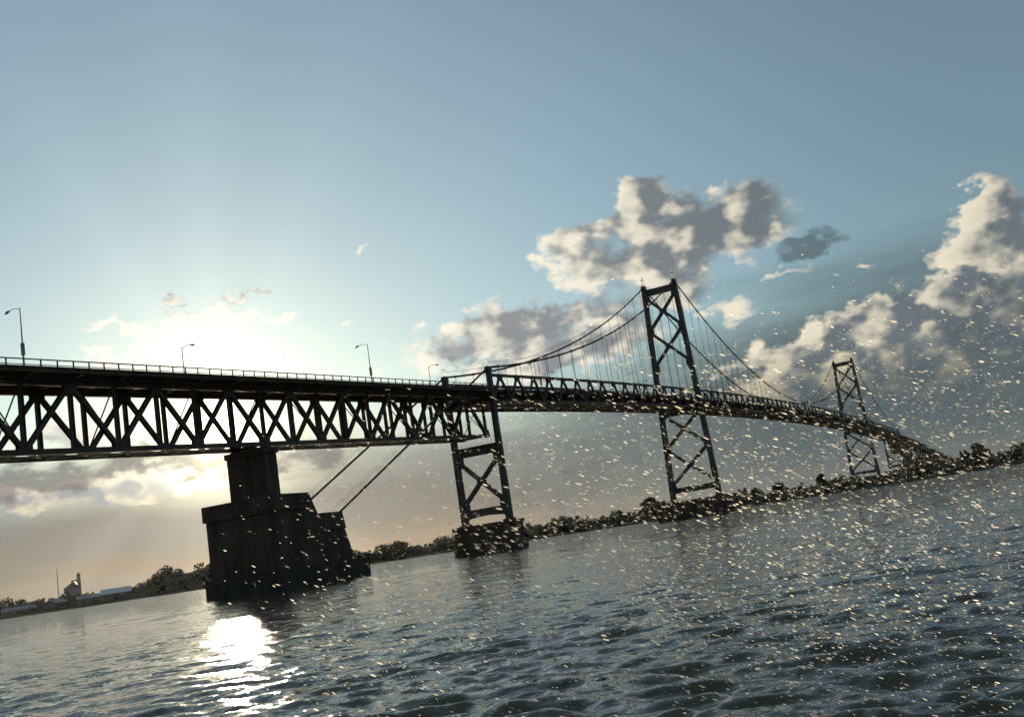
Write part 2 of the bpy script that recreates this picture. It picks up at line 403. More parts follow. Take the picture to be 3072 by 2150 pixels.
# ------------------------------------------------------------------ piers
def prism_part(name, m_, root, poly, y0, y1): return MB().prism(poly, 'y', y0, y1).build(name, m_, root)
def anchorage(s0, sg, zbase, label):          # sg = +1: the stepped anchor faces go towards +s
    r = broot('anchorage_pier', s0, label, 'bridge pier')
    zc = zr(s0) - 11.75
    X = lambda poly: [(sg * a, b) for a, b in poly][::sg]
    hs = (zc - 0.9 - 14.4) / 5
    for i in range(5):
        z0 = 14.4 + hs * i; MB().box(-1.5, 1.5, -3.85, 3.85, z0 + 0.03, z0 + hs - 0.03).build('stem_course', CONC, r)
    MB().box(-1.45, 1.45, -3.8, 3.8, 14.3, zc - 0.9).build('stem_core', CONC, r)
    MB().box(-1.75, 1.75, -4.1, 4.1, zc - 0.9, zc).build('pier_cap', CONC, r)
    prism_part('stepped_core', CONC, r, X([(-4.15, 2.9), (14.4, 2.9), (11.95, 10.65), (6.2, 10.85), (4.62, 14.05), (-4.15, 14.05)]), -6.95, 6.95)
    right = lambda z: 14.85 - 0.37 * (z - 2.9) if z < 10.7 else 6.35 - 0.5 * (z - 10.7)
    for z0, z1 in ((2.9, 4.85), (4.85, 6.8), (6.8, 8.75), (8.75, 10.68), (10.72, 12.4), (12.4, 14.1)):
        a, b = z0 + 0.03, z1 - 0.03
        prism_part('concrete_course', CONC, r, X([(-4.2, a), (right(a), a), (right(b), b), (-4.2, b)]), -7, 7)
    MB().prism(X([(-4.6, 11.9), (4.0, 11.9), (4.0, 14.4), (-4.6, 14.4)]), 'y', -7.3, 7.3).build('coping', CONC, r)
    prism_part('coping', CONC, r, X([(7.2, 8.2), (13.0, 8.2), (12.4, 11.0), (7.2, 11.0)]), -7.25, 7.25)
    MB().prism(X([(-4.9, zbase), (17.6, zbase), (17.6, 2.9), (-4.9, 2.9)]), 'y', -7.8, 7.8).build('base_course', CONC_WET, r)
    for w in (-3.1, 3.1):
        b = MB().box(-0.75, 0.75, w - 0.6, w + 0.6, zc, zc + 0.25); b.prism([(-0.55, zc + 0.25), (0.55, zc + 0.25), (0.25, zc + 0.75), (-0.25, zc + 0.75)], 'y', w - 0.45, w + 0.45); b.build('bearing', STEEL, r)
    return r
SP1 = -223.8; SP2 = 575.0; PAN = 7.4
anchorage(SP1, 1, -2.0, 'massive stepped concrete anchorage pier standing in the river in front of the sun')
anchorage(SP2, -1, -2.0, 'distant stepped anchorage pier on the far bank beyond the farther tower')
def block_pier(s0, hw, hl, ztop, label, zb=-2.5):
    r = broot('pier', s0, label, 'bridge pier')
    MB().prism([(-hl * 1.02, -hw), (hl * 1.02, -hw), (hl, hw), (-hl, hw)], 'z', 1.4, ztop - 0.9).build('pier_shaft', CONC, r)
    MB().box(-hl - 0.3, hl + 0.3, -hw - 0.3, hw + 0.3, ztop - 0.9, ztop).build('pier_cap', CONC, r)
    MB().box(-hl - 0.45, hl + 0.45, -hw - 0.45, hw + 0.45, zb, 1.4).build('base_course', CONC_WET, r)
    return r
block_pier(SB1, 7.7, 1.9, 6.4, 'dark concrete block pier under the cable bent nearest the boat')
block_pier(ST1, 12.6, 5.0, 6.2, 'low wide concrete pier in the river under the nearer tall tower')
block_pier(ST2, 12.6, 5.0, 7.2, 'low concrete pier among the trees under the farther tall tower')
block_pier(SB2, 8.8, 2.2, 10.2, 'small concrete pier on the far bank under the distant cable bent', 2.0)

# ------------------------------------------------------------------ towers and cable bents
def cross(root, z_top, z_bot, wf, w_, h_, gus=1.25):
    """an X of two braces between the legs, with a plate where they cross"""
    y0, y1 = wf(z_top), wf(z_bot)
    zc = z_bot + (z_top - z_bot) * y1 / (y0 + y1)
    MB().beam((0, -y0, z_top), (0, y1, z_bot), w_, h_, (1, 0, 0)).build('diagonal_brace', TOWER, root)
    c = Vector((0, 0, zc))
    for a, b in (((0, y0, z_top), c), (c, (0, -y1, z_bot))):
        d = (Vector(b) - Vector(a)).normalized() * 0.45
        if a is c: MB().beam(Vector(a) + d, b, w_, h_, (1, 0, 0)).build('diagonal_brace', TOWER, root)
        else: MB().beam(a, Vector(b) - d, w_, h_, (1, 0, 0)).build('diagonal_brace', TOWER, root)
    q = gus
    MB().prism([(-q, zc), (-0.45 * q, zc - 0.75 * q), (0.45 * q, zc - 0.75 * q), (q, zc), (0.45 * q, zc + 0.75 * q), (-0.45 * q, zc + 0.75 * q)], 'x', -w_ / 2 - 0.03, w_ / 2 + 0.03).build('gusset_plate', TOWER, root)
def knee(root, z, y, dz, dy, w_):               # rounded bracket between leg and brace
    pts = [(y, z - dz), (y, z + dz)] + [(y - math.copysign(dy, y) * math.sin(t) ** 1.5, z + dz * math.cos(t)) for t in np.linspace(0.35, math.pi - 0.35, 6)]
    if y > 0: pts = pts[::-1]
    MB().prism(pts, 'x', -w_ / 2 + 0.02, w_ / 2 - 0.02).build('gusset_plate', TOWER, root)
def tower(s0, zb, label):
    r = broot('suspension_tower', s0, label, 'bridge tower')
    wf = lambda z: 8.23 + (5.68 - 8.23) * (z - 7.2) / 76.2
    zd = zt(s0)
    for sg in (-1, 1):
        mb = MB(); a = (0, sg * wf(zb), zb); b = (0, sg * wf(82.0), 82.0)
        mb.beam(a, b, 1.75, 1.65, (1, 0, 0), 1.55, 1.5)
        for x in (-1, 1):                        # cover plates standing proud along the cellular leg
            for y in (-1, 1): mb.beam((x * 0.86, a[1] + y * 0.71, zb + 0.6), (x * 0.76, b[1] + y * 0.64, 81.5), 0.22, 0.16, (1, 0, 0))
        leg = mb.build('leg', TOWER, r)
        MB().box(-1.3, 1.3, a[1] - 1.25, a[1] + 1.25, zb, zb + 0.5).build('base_plate', TOWER, leg)
        s_ = MB().prism([(-1.5, 82.0), (1.5, 82.0), (0.95, 83.3), (-0.95, 83.3)], 'y', b[1] - 0.62, b[1] + 0.62).build('saddle', TOWER, r)
        fi = MB()
        for x in (-0.45, 0.45):
            for y in (-0.4, 0.4): fi.tube([(x, b[1] + y, 83.2), (x * 0.8, b[1] + y * 0.8, 85.6)], 0.07, 5)
        fi.beam((-0.5, b[1], 85.6), (0.5, b[1], 85.6), 1.0, 0.12); fi.tube([(0, b[1], 85.6), (0, b[1], 87.2)], 0.06, 5)
        bk = fi.build('beacon_frame', TOWER, r)
        MB().tube([(0, b[1], 86.2), (0, b[1], 86.45), (0, b[1], 86.7)], [0.14, 0.24, 0.12], 8).build('beacon_lamp', GALV, bk)
    y = wf(80.6); MB().ibeam((0, -y, 80.5), (0, y, 80.5), 1.2, 2.3, (0, 0, 1), 0.16).build('top_strut', TOWER, r)
    levels = [79.0, 66.4, 53.6]
    for a, b in zip(levels[:-1], levels[1:]): cross(r, a, b, wf, 1.0, 1.05)
    low = [zd - 6.6, 24.3, 11.4]
    for a, b in zip(low[:-1], low[1:]): cross(r, a, b, wf, 1.0, 1.05)
    for z, dz, dy in ((78.4, 1.6, 1.9), (66.4, 2.6, 1.7), (53.2, 2.9, 1.7), (24.3, 2.3, 1.6), (11.2, 1.7, 1.8)):
        for sg in (-1, 1): knee(r, z, sg * wf(z), dz, dy, 1.0)
    y = wf(10.0); MB().ibeam((0, -y, 9.9), (0, y, 9.9), 1.2, 1.9, (0, 0, 1), 0.16).build('bottom_strut', TOWER, r)
    z = zd - 7.2; y = wf(z); MB().ibeam((0, -y, z), (0, y, z), 1.3, 1.2, (0, 0, 1), 0.16).build('deck_strut', TOWER, r)
    return r
tower(ST1, 6.2, 'nearer tall steel suspension tower with cross bracing above and below the deck')
tower(ST2, 7.2, 'farther smaller looking steel suspension tower on the far side of the channel')
def bent(s0, zb, label):
    r = broot('cable_bent', s0, label, 'bridge tower')
    wf = lambda z: 5.6
    for sg in (-1, 1):
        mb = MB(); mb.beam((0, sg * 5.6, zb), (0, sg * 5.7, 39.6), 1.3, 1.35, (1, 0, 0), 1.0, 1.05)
        for x in (-1, 1):
            for y in (-1, 1): mb.beam((x * 0.64, sg * 5.6 + y * 0.55, zb + 0.4), (x * 0.49, sg * 5.7 + y * 0.42, 39.3), 0.16, 0.13, (1, 0, 0))
        leg = mb.build('leg', TOWER, r)
        MB().box(-1.05, 1.05, sg * 5.6 - 1.05, sg * 5.6 + 1.05, zb, zb + 0.4).build('base_plate', TOWER, leg)
        MB().prism([(-1.0, 39.4), (1.0, 39.4), (0.7, 40.5), (-0.7, 40.5)], 'y', sg * 5.7 - 0.5, sg * 5.7 + 0.5).build('saddle', TOWER, r)
        fr = MB()
        for x in (-0.5, 0.5): fr.tube([(x, sg * 5.7, 40.4), (x, sg * 5.7, 42.1)], 0.06, 5)
        fr.tube([(-0.9, sg * 5.7, 42.1), (0.9, sg * 5.7, 42.1)], 0.06, 5); fr.build('hand_rope_frame', TOWER, r)
    MB().ibeam((0, -5.6, 22.5), (0, 5.6, 22.5), 1.0, 2.1, (0, 0, 1), 0.15).build('bearing_strut', TOWER, r)
    lo = zb + 1.4
    prism_pts = [(-5.1, lo + 2.0), (5.1, lo + 2.0), (5.1, lo - 0.6)] + [(4.6 - 9.2 * t, lo + 0.35 * math.sin(math.pi * t)) for t in np.linspace(0, 1, 9)] + [(-5.1, lo - 0.6)]
    MB().prism(prism_pts[::-1], 'x', -0.45, 0.45).build('bottom_strut', TOWER, r)
    cross(r, 21.0, lo + 2.6, wf, 0.85, 0.9, 1.1)
    for z in (20.8, lo + 2.6):
        for sg in (-1, 1): knee(r, z, sg * 5.6, 2.0, 1.7, 0.85)
    return r
bent(SB1, 6.4, 'near steel cable bent with one X brace at the end of the deck truss')
bent(SB2, 10.2, 'distant small cable bent where the far cables come down to the deck')

# ------------------------------------------------------------------ spans
POST = {}
def guard_rail(root, s_ref, sa, sb, y, step, name='guard_rail'):
    xs = list(np.linspace(sa - s_ref, sb - s_ref, max(2, int((sb - sa) / 8) + 1))); zf = lambda x: zr(x + s_ref)
    mb = MB().loft(xs, zf, y - 0.07, y + 0.07, -0.14, 0.0); mb.loft(xs, zf, y - 0.05, y + 0.05, -0.80, -0.71)
    o = mb.build(name, STEEL, root)
    if 'p' not in POST:
        q = MB().ibeam((0, 0, -1.02), (0, 0, -0.02), 0.13, 0.15, (1, 0, 0), 0.03); q.box(-0.14, 0.14, -0.12, 0.12, -1.02, -0.98); POST['p'] = q.mesh('rail_post', STEEL)
    for x in np.arange(sa - s_ref + step / 2, sb - s_ref, step): put('rail_post', POST['p'], o, (x, y, zr(x + s_ref)))
    return o
def roadway(r, s0, sa, sb, hw, n):
    xs = list(np.linspace(sa - s0, sb - s0, n + 1)); zf = lambda x: zr(x + s0)
    MB().loft(xs, zf, -hw, hw, -1.32, -1.05).build('deck_slab', CONC, r)
    MB().loft(xs, zf, -hw + 0.9, hw - 0.9, -1.046, -0.99).build('road_surface', ASPH, r)
    for sg in (-1, 1):
        y = sg * hw; MB().loft(xs, zf, min(y, y - sg * 0.35), max(y, y - sg * 0.35), -1.62, -0.93).build('kerb_fascia', CONC, r)
    for y in (-4.2, -2.1, 0.0, 2.1, 4.2):
        mb = MB(); mb.loft(xs, zf, y - 0.03, y + 0.03, -2.02, -1.325); mb.loft(xs, zf, y - 0.17, y + 0.17, -2.06, -2.0); mb.build('stringer', STEEL, r)
HW = 6.35
def deck_truss(s_start, n, first_bottom, label, step=2.45, post=True):
    """deck truss of n panels: nodes alternate between the bottom and the top chord"""
    r = broot('deck_truss_span', s_start, label, 'bridge span')
    nodes = [s_start + PAN * i for i in range(n + 1)]
    L = lambda s, y, dz: (s - s_start, y, zr(s) + dz)
    TC, BC = -2.32, -11.1
    roadway(r, s_start, nodes[0], nodes[-1], HW, n)
    for y in (-6.15, 6.15): guard_rail(r, s_start, nodes[0], nodes[-1], y, step)
    xs = [s - s_start for s in nodes]; zf = lambda x: zr(x + s_start)
    for y in (-3.1, 3.1):
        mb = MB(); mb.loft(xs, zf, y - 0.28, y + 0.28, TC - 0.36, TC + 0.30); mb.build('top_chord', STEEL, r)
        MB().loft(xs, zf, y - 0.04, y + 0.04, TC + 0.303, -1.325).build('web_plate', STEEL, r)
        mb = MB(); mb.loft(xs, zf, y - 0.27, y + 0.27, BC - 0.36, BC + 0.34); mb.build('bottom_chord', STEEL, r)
        for i, s in enumerate(nodes):
            bot = (i % 2 == 0) == first_bottom
            MB().ibeam(L(s, y, BC + 0.28), L(s, y, TC - 0.3), 0.5, 0.56, (1, 0, 0), 0.08).build('vertical', STEEL, r)
            zc = zr(s) + (BC if bot else TC); sg = 1 if bot else -1; x = s - s_start
            poly = [(x - 1.05, zc - 0.32 * sg), (x + 1.05, zc - 0.32 * sg), (x + 1.0, zc + 0.75 * sg), (x + 0.55, zc + 1.35 * sg), (x - 0.55, zc + 1.35 * sg), (x - 1.0, zc + 0.75 * sg)]
            if sg < 0: poly = poly[::-1]
            mb = MB()
            for off in (-0.31, 0.31): mb.prism(poly, 'y', y + off - 0.02, y + off + 0.02)
            mb.build('gusset_plate', STEEL, r)
        for i in range(n):
            bot = (i % 2 == 0) == first_bottom
            a, b = (BC + 0.1, TC - 0.1) if bot else (TC - 0.1, BC + 0.1)
            MB().ibeam(L(nodes[i], y, a), L(nodes[i + 1], y, b), 0.55, 0.68, (0, 1, 0), 0.12).build('diagonal', STEEL, r)
    for i, s in enumerate(nodes):                # floor beam with tapered brackets, sway frame, bottom strut
        x = s - s_start; z = zr(s)
        MB().prism([(-6.0, z - 1.33), (-6.0, z - 1.7), (-3.1, z - 2.0), (3.1, z - 2.0), (6.0, z - 1.7), (6.0, z - 1.33)], 'x', x - 0.16, x + 0.16).build('floor_beam', STEEL, r)
        MB().beam((x, -2.8, z + BC), (x, 2.8, z + BC), 0.35, 0.4).build('bottom_strut', STEEL, r)
        if i % 2 == 0:
            for sg in (-1, 1): MB().beam((x + 0.1 * sg, -2.85 * sg, z + BC + 0.5), (x + 0.1 * sg, 2.85 * sg, z + TC - 0.5), 0.14, 0.14).build('sway_brace', STEEL, r)
    for y in (-1.0, 1.0): MB().loft(xs, zf, y - 0.3, y + 0.3, BC + 0.21, BC + 0.33).build('walkway_plank', STEEL, r)
    for i in range(n):
        for sg in (-1, 1):
            MB().beam(L(nodes[i], -2.9 * sg, BC - 0.12 + 0.06 * sg), L(nodes[i + 1], 2.9 * sg, BC - 0.12 + 0.06 * sg), 0.5, 0.12).build('lateral_brace', STEEL, r)
    return r
deck_truss(SP1 - 14 * PAN, 14, True, 'dark deck truss span running out of the picture at the left edge')
deck_truss(SP1, 10, True, 'deck truss span between the stepped anchorage and the near cable bent')
deck_truss(SB2 + 0.6, 10, True, 'far deck truss span beyond the distant cable bent', 4.9)

def suspended(sa, sb, n, label, step):
    """stiffening Warren trusses either side of the roadway"""
    r = broot('suspended_span', sa, label, 'bridge span')
    p = (sb - sa) / n; nodes = [sa + p * i for i in range(n + 1)]
    roadway(r, sa, sa, sb, 5.35, n)
    xs = [s - sa for s in nodes]; zf = lambda x: zt(x + sa); BC = -6.05
    for y in (-5.15, 5.15): guard_rail(r, sa, sa, sb, y, step)
    for y in (-5.7, 5.7):
        MB().loft(xs, zf, y - 0.26, y + 0.26, -0.40, 0.24).build('top_chord', STEEL, r)
        MB().loft(xs, zf, y - 0.24, y + 0.24, BC - 0.32, BC + 0.32).build('bottom_chord', STEEL, r)
        for i in range(n):
            m_ = (nodes[i] + nodes[i + 1]) / 2
            for a in (nodes[i], nodes[i + 1]):
                MB().beam((a - sa, y, zt(a) + BC + 0.1), (m_ - sa, y, zt(m_) - 0.1), 0.4, 0.5, (0, 1, 0)).build('diagonal', STEEL, r)
            x = m_ - sa; z = zt(m_)
            MB().prism([(x - 1.0, z + 0.25), (x - 0.95, z - 0.6), (x - 0.5, z - 1.25), (x + 0.5, z - 1.25), (x + 0.95, z - 0.6), (x + 1.0, z + 0.25)], 'y', y - 0.27, y + 0.27).build('gusset_plate', STEEL, r)
    for y in (-4.3, -2.15, 0.0, 2.15, 4.3): MB().loft(xs, zf, y - 0.4, y + 0.4, BC + 0.16, BC + 0.30).build('bottom_stringer', STEEL, r)
    for s in nodes:
        x = s - sa; z = zt(s)
        MB().prism([(-5.4, z - 3.55), (-5.4, z - 5.9), (5.4, z - 5.9), (5.4, z - 3.55)], 'x', x - 0.18, x + 0.18).build('floor_beam', STEEL, r)
    for i in range(n):
        for sg in (-1, 1):
            a, b = nodes[i], nodes[i + 1]
            MB().beam((a - sa, -5.4 * sg, zt(a) + BC - 0.05 + 0.08 * sg), (b - sa, 5.4 * sg, zt(b) + BC - 0.05 + 0.08 * sg), 0.5, 0.12).build('lateral_brace', STEEL, r)
    return r
suspended(SB1 + 0.6, ST1 - 0.9, 17, 'suspended side span between the near cable bent and the nearer tower', 2.45)
suspended(ST1 + 0.9, ST2 - 0.9, 42, 'long main suspended span hanging between the two tall towers', 4.9)
suspended(ST2 + 0.9, SB2 - 0.6, 17, 'distant suspended side span beyond the farther tower', 4.9)

def viaduct(sa, sb, label):
    r = broot('approach_span', sa, label, 'bridge span')
    roadway(r, sa, sa, sb, HW, 4); xs = list(np.linspace(0, sb - sa, 5)); zf = lambda x: zr(x + sa)
    for y in (-6.15, 6.15): guard_rail(r, sa, sa, sb, y, 6.0)
    for y in (-4.0, 0.0, 4.0):
        mb = MB(); mb.loft(xs, zf, y - 0.06, y + 0.06, -4.4, -2.07); mb.loft(xs, zf, y - 0.35, y + 0.35, -4.5, -4.38); mb.build('plate_girder', STEEL, r)
    return r
names = ['first', 'second', 'third', 'fourth', 'fifth', 'sixth', 'seventh', 'eighth', 'ninth', 'tenth', 'eleventh']
s = SP2
for i in range(9):
    e = s + 50.0
    viaduct(s + 0.1, e - 0.1, '%s plate girder span of the far ramp, counting from its truss' % names[i])
    v = O_ + D_ * e; gz = float(land_z(math.degrees(math.atan2(v.x, v.y)), v.length)); tz = zr(e) - 4.5
    if tz > gz + 1.0:
        pr = broot('ramp_pier', e, '%s concrete pier under the far ramp, counting from its truss' % names[i], 'bridge pier')
        MB().box(-0.9, 0.9, -6.0, 6.0, tz - 1.2, tz).build('cap_beam', CONC, pr)
        for y in (-3.8, 3.8): MB().tube([(0, y, gz - 1), (0, y, tz - 1.2)], [1.0, 0.85], 10).build('column', CONC, pr)
    s = e

# ------------------------------------------------------------------ main cables with suspenders
def cable_z(s):
    if s < SB1: return 40.3 + 0.483 * (s - SB1)
    if s < ST1: t = (s - SB1) / (ST1 - SB1); return 40.3 + (83.0 - 40.3) * t - 4 * 6.7 * t * (1 - t)
    if s <= ST2: return 46.6 + 36.4 * ((s - 175.5) / 175.5) ** 2
    return cable_z(351.0 - s)
def hang_nodes():
    out = []
    for sa, sb, n in ((SB1 + 0.6, ST1 - 0.9, 17), (ST1 + 0.9, ST2 - 0.9, 42), (ST2 + 0.9, SB2 - 0.6, 17)):
        p = (sb - sa) / n; out += [sa + p * (i + 0.5) for i in range(n)]
    return out
def main_cable(y, label):
    s0 = -211.0; r = broot('main_cable', s0, label, 'bridge cable', 'main cables')
    ss = [s0] + list(np.linspace(SB1, ST1, 25)) + list(np.linspace(ST1, ST2, 61))[1:] + list(np.linspace(ST2, SB2, 25))[1:] + [351 + 211.0]
    MB().tube([(s - s0, y, cable_z(s)) for s in ss], 0.225, 8).build('cable', WIRE, r)
    rope = MB()
    for dy in (-0.42, 0.42): rope.tube([(s - s0, y + dy, cable_z(s) + 1.25) for s in ss if s > s0 - 1], 0.018, 4)
    rp = rope.build('hand_rope', WIRE, r)
    for s in hang_nodes():
        x = s - s0; zc = cable_z(s); z1 = zt(s) + 0.15
        if zc - z1 > 0.5:
            h = MB()
            for dx in (-0.16, 0.16): h.tube([(x + dx, y, zc), (x + dx, y, z1)], 0.032, 4, False)
            h = h.build('suspender', WIRE, r)
        MB().tube([(x - 0.35, y, cable_z(s - 0.35)), (x - 0.3, y, cable_z(s - 0.3)), (x + 0.3, y, cable_z(s + 0.3)), (x + 0.35, y, cable_z(s + 0.35))], [0.2, 0.3, 0.3, 0.2], 8).build('cable_band', WIRE, r)
    for s in list(np.arange(-208, SB1 - 2, 5.6)) + [q + 4 for q in hang_nodes() if q < 150]:
        mb = MB()
        for dy in (-0.42, 0.42): mb.tube([(s - s0, y + dy * 0.4, cable_z(s) + 0.1), (s - s0, y + dy, cable_z(s) + 1.3)], 0.03, 4)
        mb.build('stanchion', WIRE, rp)
    return r
main_cable(-5.7, 'main suspension cable on the side facing the boat, crossing in front of the girder')
main_cable(5.7, 'main suspension cable on the side away from the boat, behind the deck')

# ------------------------------------------------------------------ street lamps
def lamp_proto():
    r = bpy.data.objects.new('street_lamp', None); COL.objects.link(r); r.empty_display_size = 0.5
    p = MB().tube([(0, 0, -1.0), (0, 0, 0.5), (0, 0, 6.3)], [0.13, 0.10, 0.055], 8); p.box(-0.2, 0.2, -0.2, 0.2, -1.02, -0.95); p.build('pole', GALV, r)
    MB().tube([(0, 0, 6.05), (0, 0.5, 6.3), (0, 1.3, 6.42), (0, 2.0, 6.3)], 0.04, 6).build('arm', GALV, r)
    hd = MB(); hd.tube([(0, 1.85, 6.33), (0, 2.05, 6.3), (0, 2.4, 6.2), (0, 2.72, 6.1)], [0.06, 0.13, 0.17, 0.07], 8); hd.build('lamp_head', GALV, r)
    return r
proto = lamp_proto(); used = False
def lamp(s, side, label, box=False):
    global used
    o = copy_tree(proto) if used else proto; used = True
    y = -side * (6.15 if (s < SB1 or s > SB2) else 5.3)
    v = O_ + D_ * s - N_ * y; o.location = (v.x, v.y, zr(s)); o.rotation_euler = (0, 0, BRZ + (0 if side > 0 else math.pi))
    tag(o, label, 'street lamp', 'street lamps along the bridge')
    if box: MB().box(-0.17, 0.17, -0.16, 0.16, 0.35, 1.85).build('junction_box', GALV, o)
    return o
lamp(-269.8, 1, 'street lamp at the far left of the picture with a thick box on its pole', True)
lamp(-230.3, -1, 'street lamp on the far kerb left of the sun, arm pointing right')
lamp(-196.1, 1, 'street lamp on the near kerb right of the sun, arm pointing left')
lamp(-155.0, -1, 'street lamp on the far kerb just left of the near cable bent')
lamp(-122.0, 1, 'street lamp over the side span just right of the near cable bent')
lamp(-96.0, -1, 'short looking lamp behind the side span trusses, halfway to the nearer tower')
lamp(-52.5, 1, 'street lamp left of the nearer tower with its arm pointing left')
lamp(-22.0, -1, 'street lamp hard against the left leg of the nearer tower')
lamp(21.0, 1, 'street lamp just right of the nearer tower, arm pointing left')
lamp(52.0, -1, 'first far kerb lamp on the main span beyond the nearer tower')
lamp(94.5, 1, 'near kerb lamp a quarter of the way along the main span')
lamp(126.0, -1, 'far kerb lamp before the middle of the main span')
lamp(168.0, 1, 'near kerb lamp at the middle of the main span')

# ------------------------------------------------------------------ trees
def crown_points(h, rw, n, seed, low=0.25, lobes=9):
    """leaf clumps: lobes spread through the crown, leaves on and in each lobe"""
    q = np.random.default_rng(seed); cs = []; 
    for i in range(lobes):
        t = q.uniform(low + 0.1, 0.88); wmax = rw * math.sin(math.pi * min(1, (t - low * 0.6) / (1.05 - low * 0.6))) ** 0.7
        a = q.uniform(0, 6.28); d = wmax * q.uniform(0.15, 0.75)
        cs.append((d * math.cos(a), d * math.sin(a), t * h, q.uniform(0.28, 0.5) * rw))
    cs.append((0, 0, 0.82 * h, 0.42 * rw)); cs.append((0, 0, 0.55 * h, 0.55 * rw))
    cs = np.array(cs); k = q.integers(0, len(cs), n)
    d = q.normal(size=(n, 3)); d /= np.linalg.norm(d, axis=1)[:, None]
    rr = q.uniform(0.35, 1.08, n) ** 0.6
    return cs[k, :3] + d * (cs[k, 3] * rr)[:, None] * np.array([1, 1, 0.8])
def leaf_quads(P_, size, q):
    n = len(P_); a = q.normal(size=(n, 3)); a /= np.linalg.norm(a, axis=1)[:, None]
    b = np.cross(a, q.normal(size=(n, 3))); b /= np.linalg.norm(b, axis=1)[:, None]
    sa = (size * q.uniform(0.6, 1.4, n))[:, None]; a = a * sa; b = b * sa * 0.65
    return np.stack([P_ - a, P_ - b * 0.9 + a * 0.1, P_ + a, P_ + b * 0.9 - a * 0.1], 1).reshape(-1, 3)
def quads_mesh(name, co, m_):
    me = bpy.data.meshes.new(name); n = len(co) // 4
    me.vertices.add(len(co)); me.vertices.foreach_set('co', co.astype(np.float32).ravel())
    me.loops.add(n * 4); me.polygons.add(n); me.loops.foreach_set('vertex_index', np.arange(n * 4, dtype=np.int32))
    me.polygons.foreach_set('loop_start', (np.arange(n) * 4).astype(np.int32)); me.update(calc_edges=True)
    me.materials.append(m_); return me
def tree(name, a, r, h, rw, label, seed, m_=LEAF, low=0.25, n=1500):
    loc = polar(a, r); o = empty(name, loc, 0, label, 'tree')
    q = np.random.default_rng(seed)
    mb = MB().tube([(0, 0, -0.5), (0.1, 0, 0.3 * h), (0.15, 0.1, 0.6 * h), (0.1, 0, 0.85 * h)], [0.035 * h, 0.026 * h, 0.015 * h, 0.005 * h], 7)
    for i in range(5):
        t = q.uniform(0.3, 0.6); an = q.uniform(0, 6.28); mb.tube([(0.1, 0, t * h), (0.6 * rw * math.cos(an), 0.6 * rw * math.sin(an), (t + 0.18) * h)], [0.012 * h, 0.004 * h], 5)
    mb.build('trunk', BARK, o)
    put('crown', quads_mesh('crown', leaf_quads(crown_points(h, rw, n, seed, low), 0.045 * h + 0.1, q), m_), o)
    return o
tree('oak_tree', 6.1, 622, 12.6, 6.0, 'tall round tree standing clear just left of the nearer tower base', 11)
tree('oak_tree', 11.5, 628, 8.6, 4.2, 'first rounded tree right of the nearer tower pier on the low shore', 12)
tree('oak_tree', 12.7, 632, 9.4, 5.2, 'broad tree on the shore midway between the two towers', 13, LEAF2)
tree('pine_tree', 14.95, 640, 11.6, 3.4, 'slim ragged tree rising above the shore left of the farther tower', 14, LEAF2, 0.12)
tree('oak_tree', 22.5, 875, 19.5, 8.5, 'large ragged tree at the end of the far ramp near the right edge', 15, LEAF2, 0.15, 2200)
tree('oak_tree', 21.9, 868, 15.0, 6.0, 'smaller tree leaning against the large one at the end of the ramp', 16, LEAF2, 0.15)
tree('oak_tree', -7.5, 735, 11.0, 9.5, 'wide dome shaped tree on the shore between the anchorage and the near bent', 17, LEAF, 0.1, 2200)
tree('oak_tree', -8.9, 748, 8.6, 5.0, 'small round tree just left of the dome shaped one on the shore', 18, LEAF, 0.1)
def wood(name, a0, a1, n, hmin, hmax, label, seed, m_, depth=70, tmin=5):
    """a wood on the far bank that reads as one mass"""
    q = np.random.default_rng(seed); kinds = [crown_points(1.0, 0.42, 150, seed * 10 + i, 0.06, 7) for i in range(6)]
    out = []; tr = MB()
    for i in range(n):
        a = q.uniform(a0, a1); t = tmin + depth * q.uniform(0, 1) ** 1.6; r = float(shore(a)) + t
        h = q.uniform(hmin, hmax) * (1.25 if q.uniform() < 0.08 else q.uniform(0.75, 1.02)) * (0.8 + 0.3 * math.sin(a * 1.9 + seed) * math.sin(a * 0.7)) * (0.75 + 0.3 * t / depth)
        if -24.9 < a < -20.8: h *= 0.62                       # cleared ground round the sheds
        x, y, z = polar(a, r); c = kinds[i % 6]; an = q.uniform(0, 6.28)
        p = np.stack([c[:, 0] * math.cos(an) - c[:, 1] * math.sin(an), c[:, 0] * math.sin(an) + c[:, 1] * math.cos(an), c[:, 2]], 1)
        out.append(leaf_quads(p * np.array([1.0, 1.0, 1.0]) * np.array([q.uniform(0.6, 1.25), q.uniform(0.6, 1.25), 1.0]) * h + np.array([x, y, z - 0.3]), 0.055 * h + 0.1, q))
        if i % 3 == 0: tr.tube([(x, y, z - 0.5), (x, y, z + 0.7 * h)], [0.025 * h, 0.008 * h], 5)
    o = put(name, quads_mesh(name, np.concatenate(out), m_)); tag(o, label, 'wood', kind='stuff')
    t_ = tr.build('trunks', BARK, o); t_['kind'] = 'stuff'
    return o
wood('woodland', -34, -15, 1700, 14, 19, 'dark woods along the left bank behind the sheds', 3, LEAF2, 120, 38)
wood('bushes', -34, -15, 330, 5.5, 9, 'low bushes along the left waterline in front of the sheds', 9, LEAF2, 9, 3)
wood('woodland', -16, -3.5, 800, 7.5, 11, 'wooded shore between the anchorage pier and the near bent', 4, LEAF, 70)
wood('woodland', -4, 8, 760, 6.5, 9.5, 'wooded shore running behind the nearer tower', 5, LEAF, 60)
wood('woodland', 7.5, 20, 700, 4.6, 7.6, 'scrubby trees along the shore at the foot of the farther tower', 6, LEAF, 60)
wood('woodland', 19, 34, 900, 11.5, 16, 'dense wood on the bank at the right edge below the ramp', 8, LEAF2, 110)

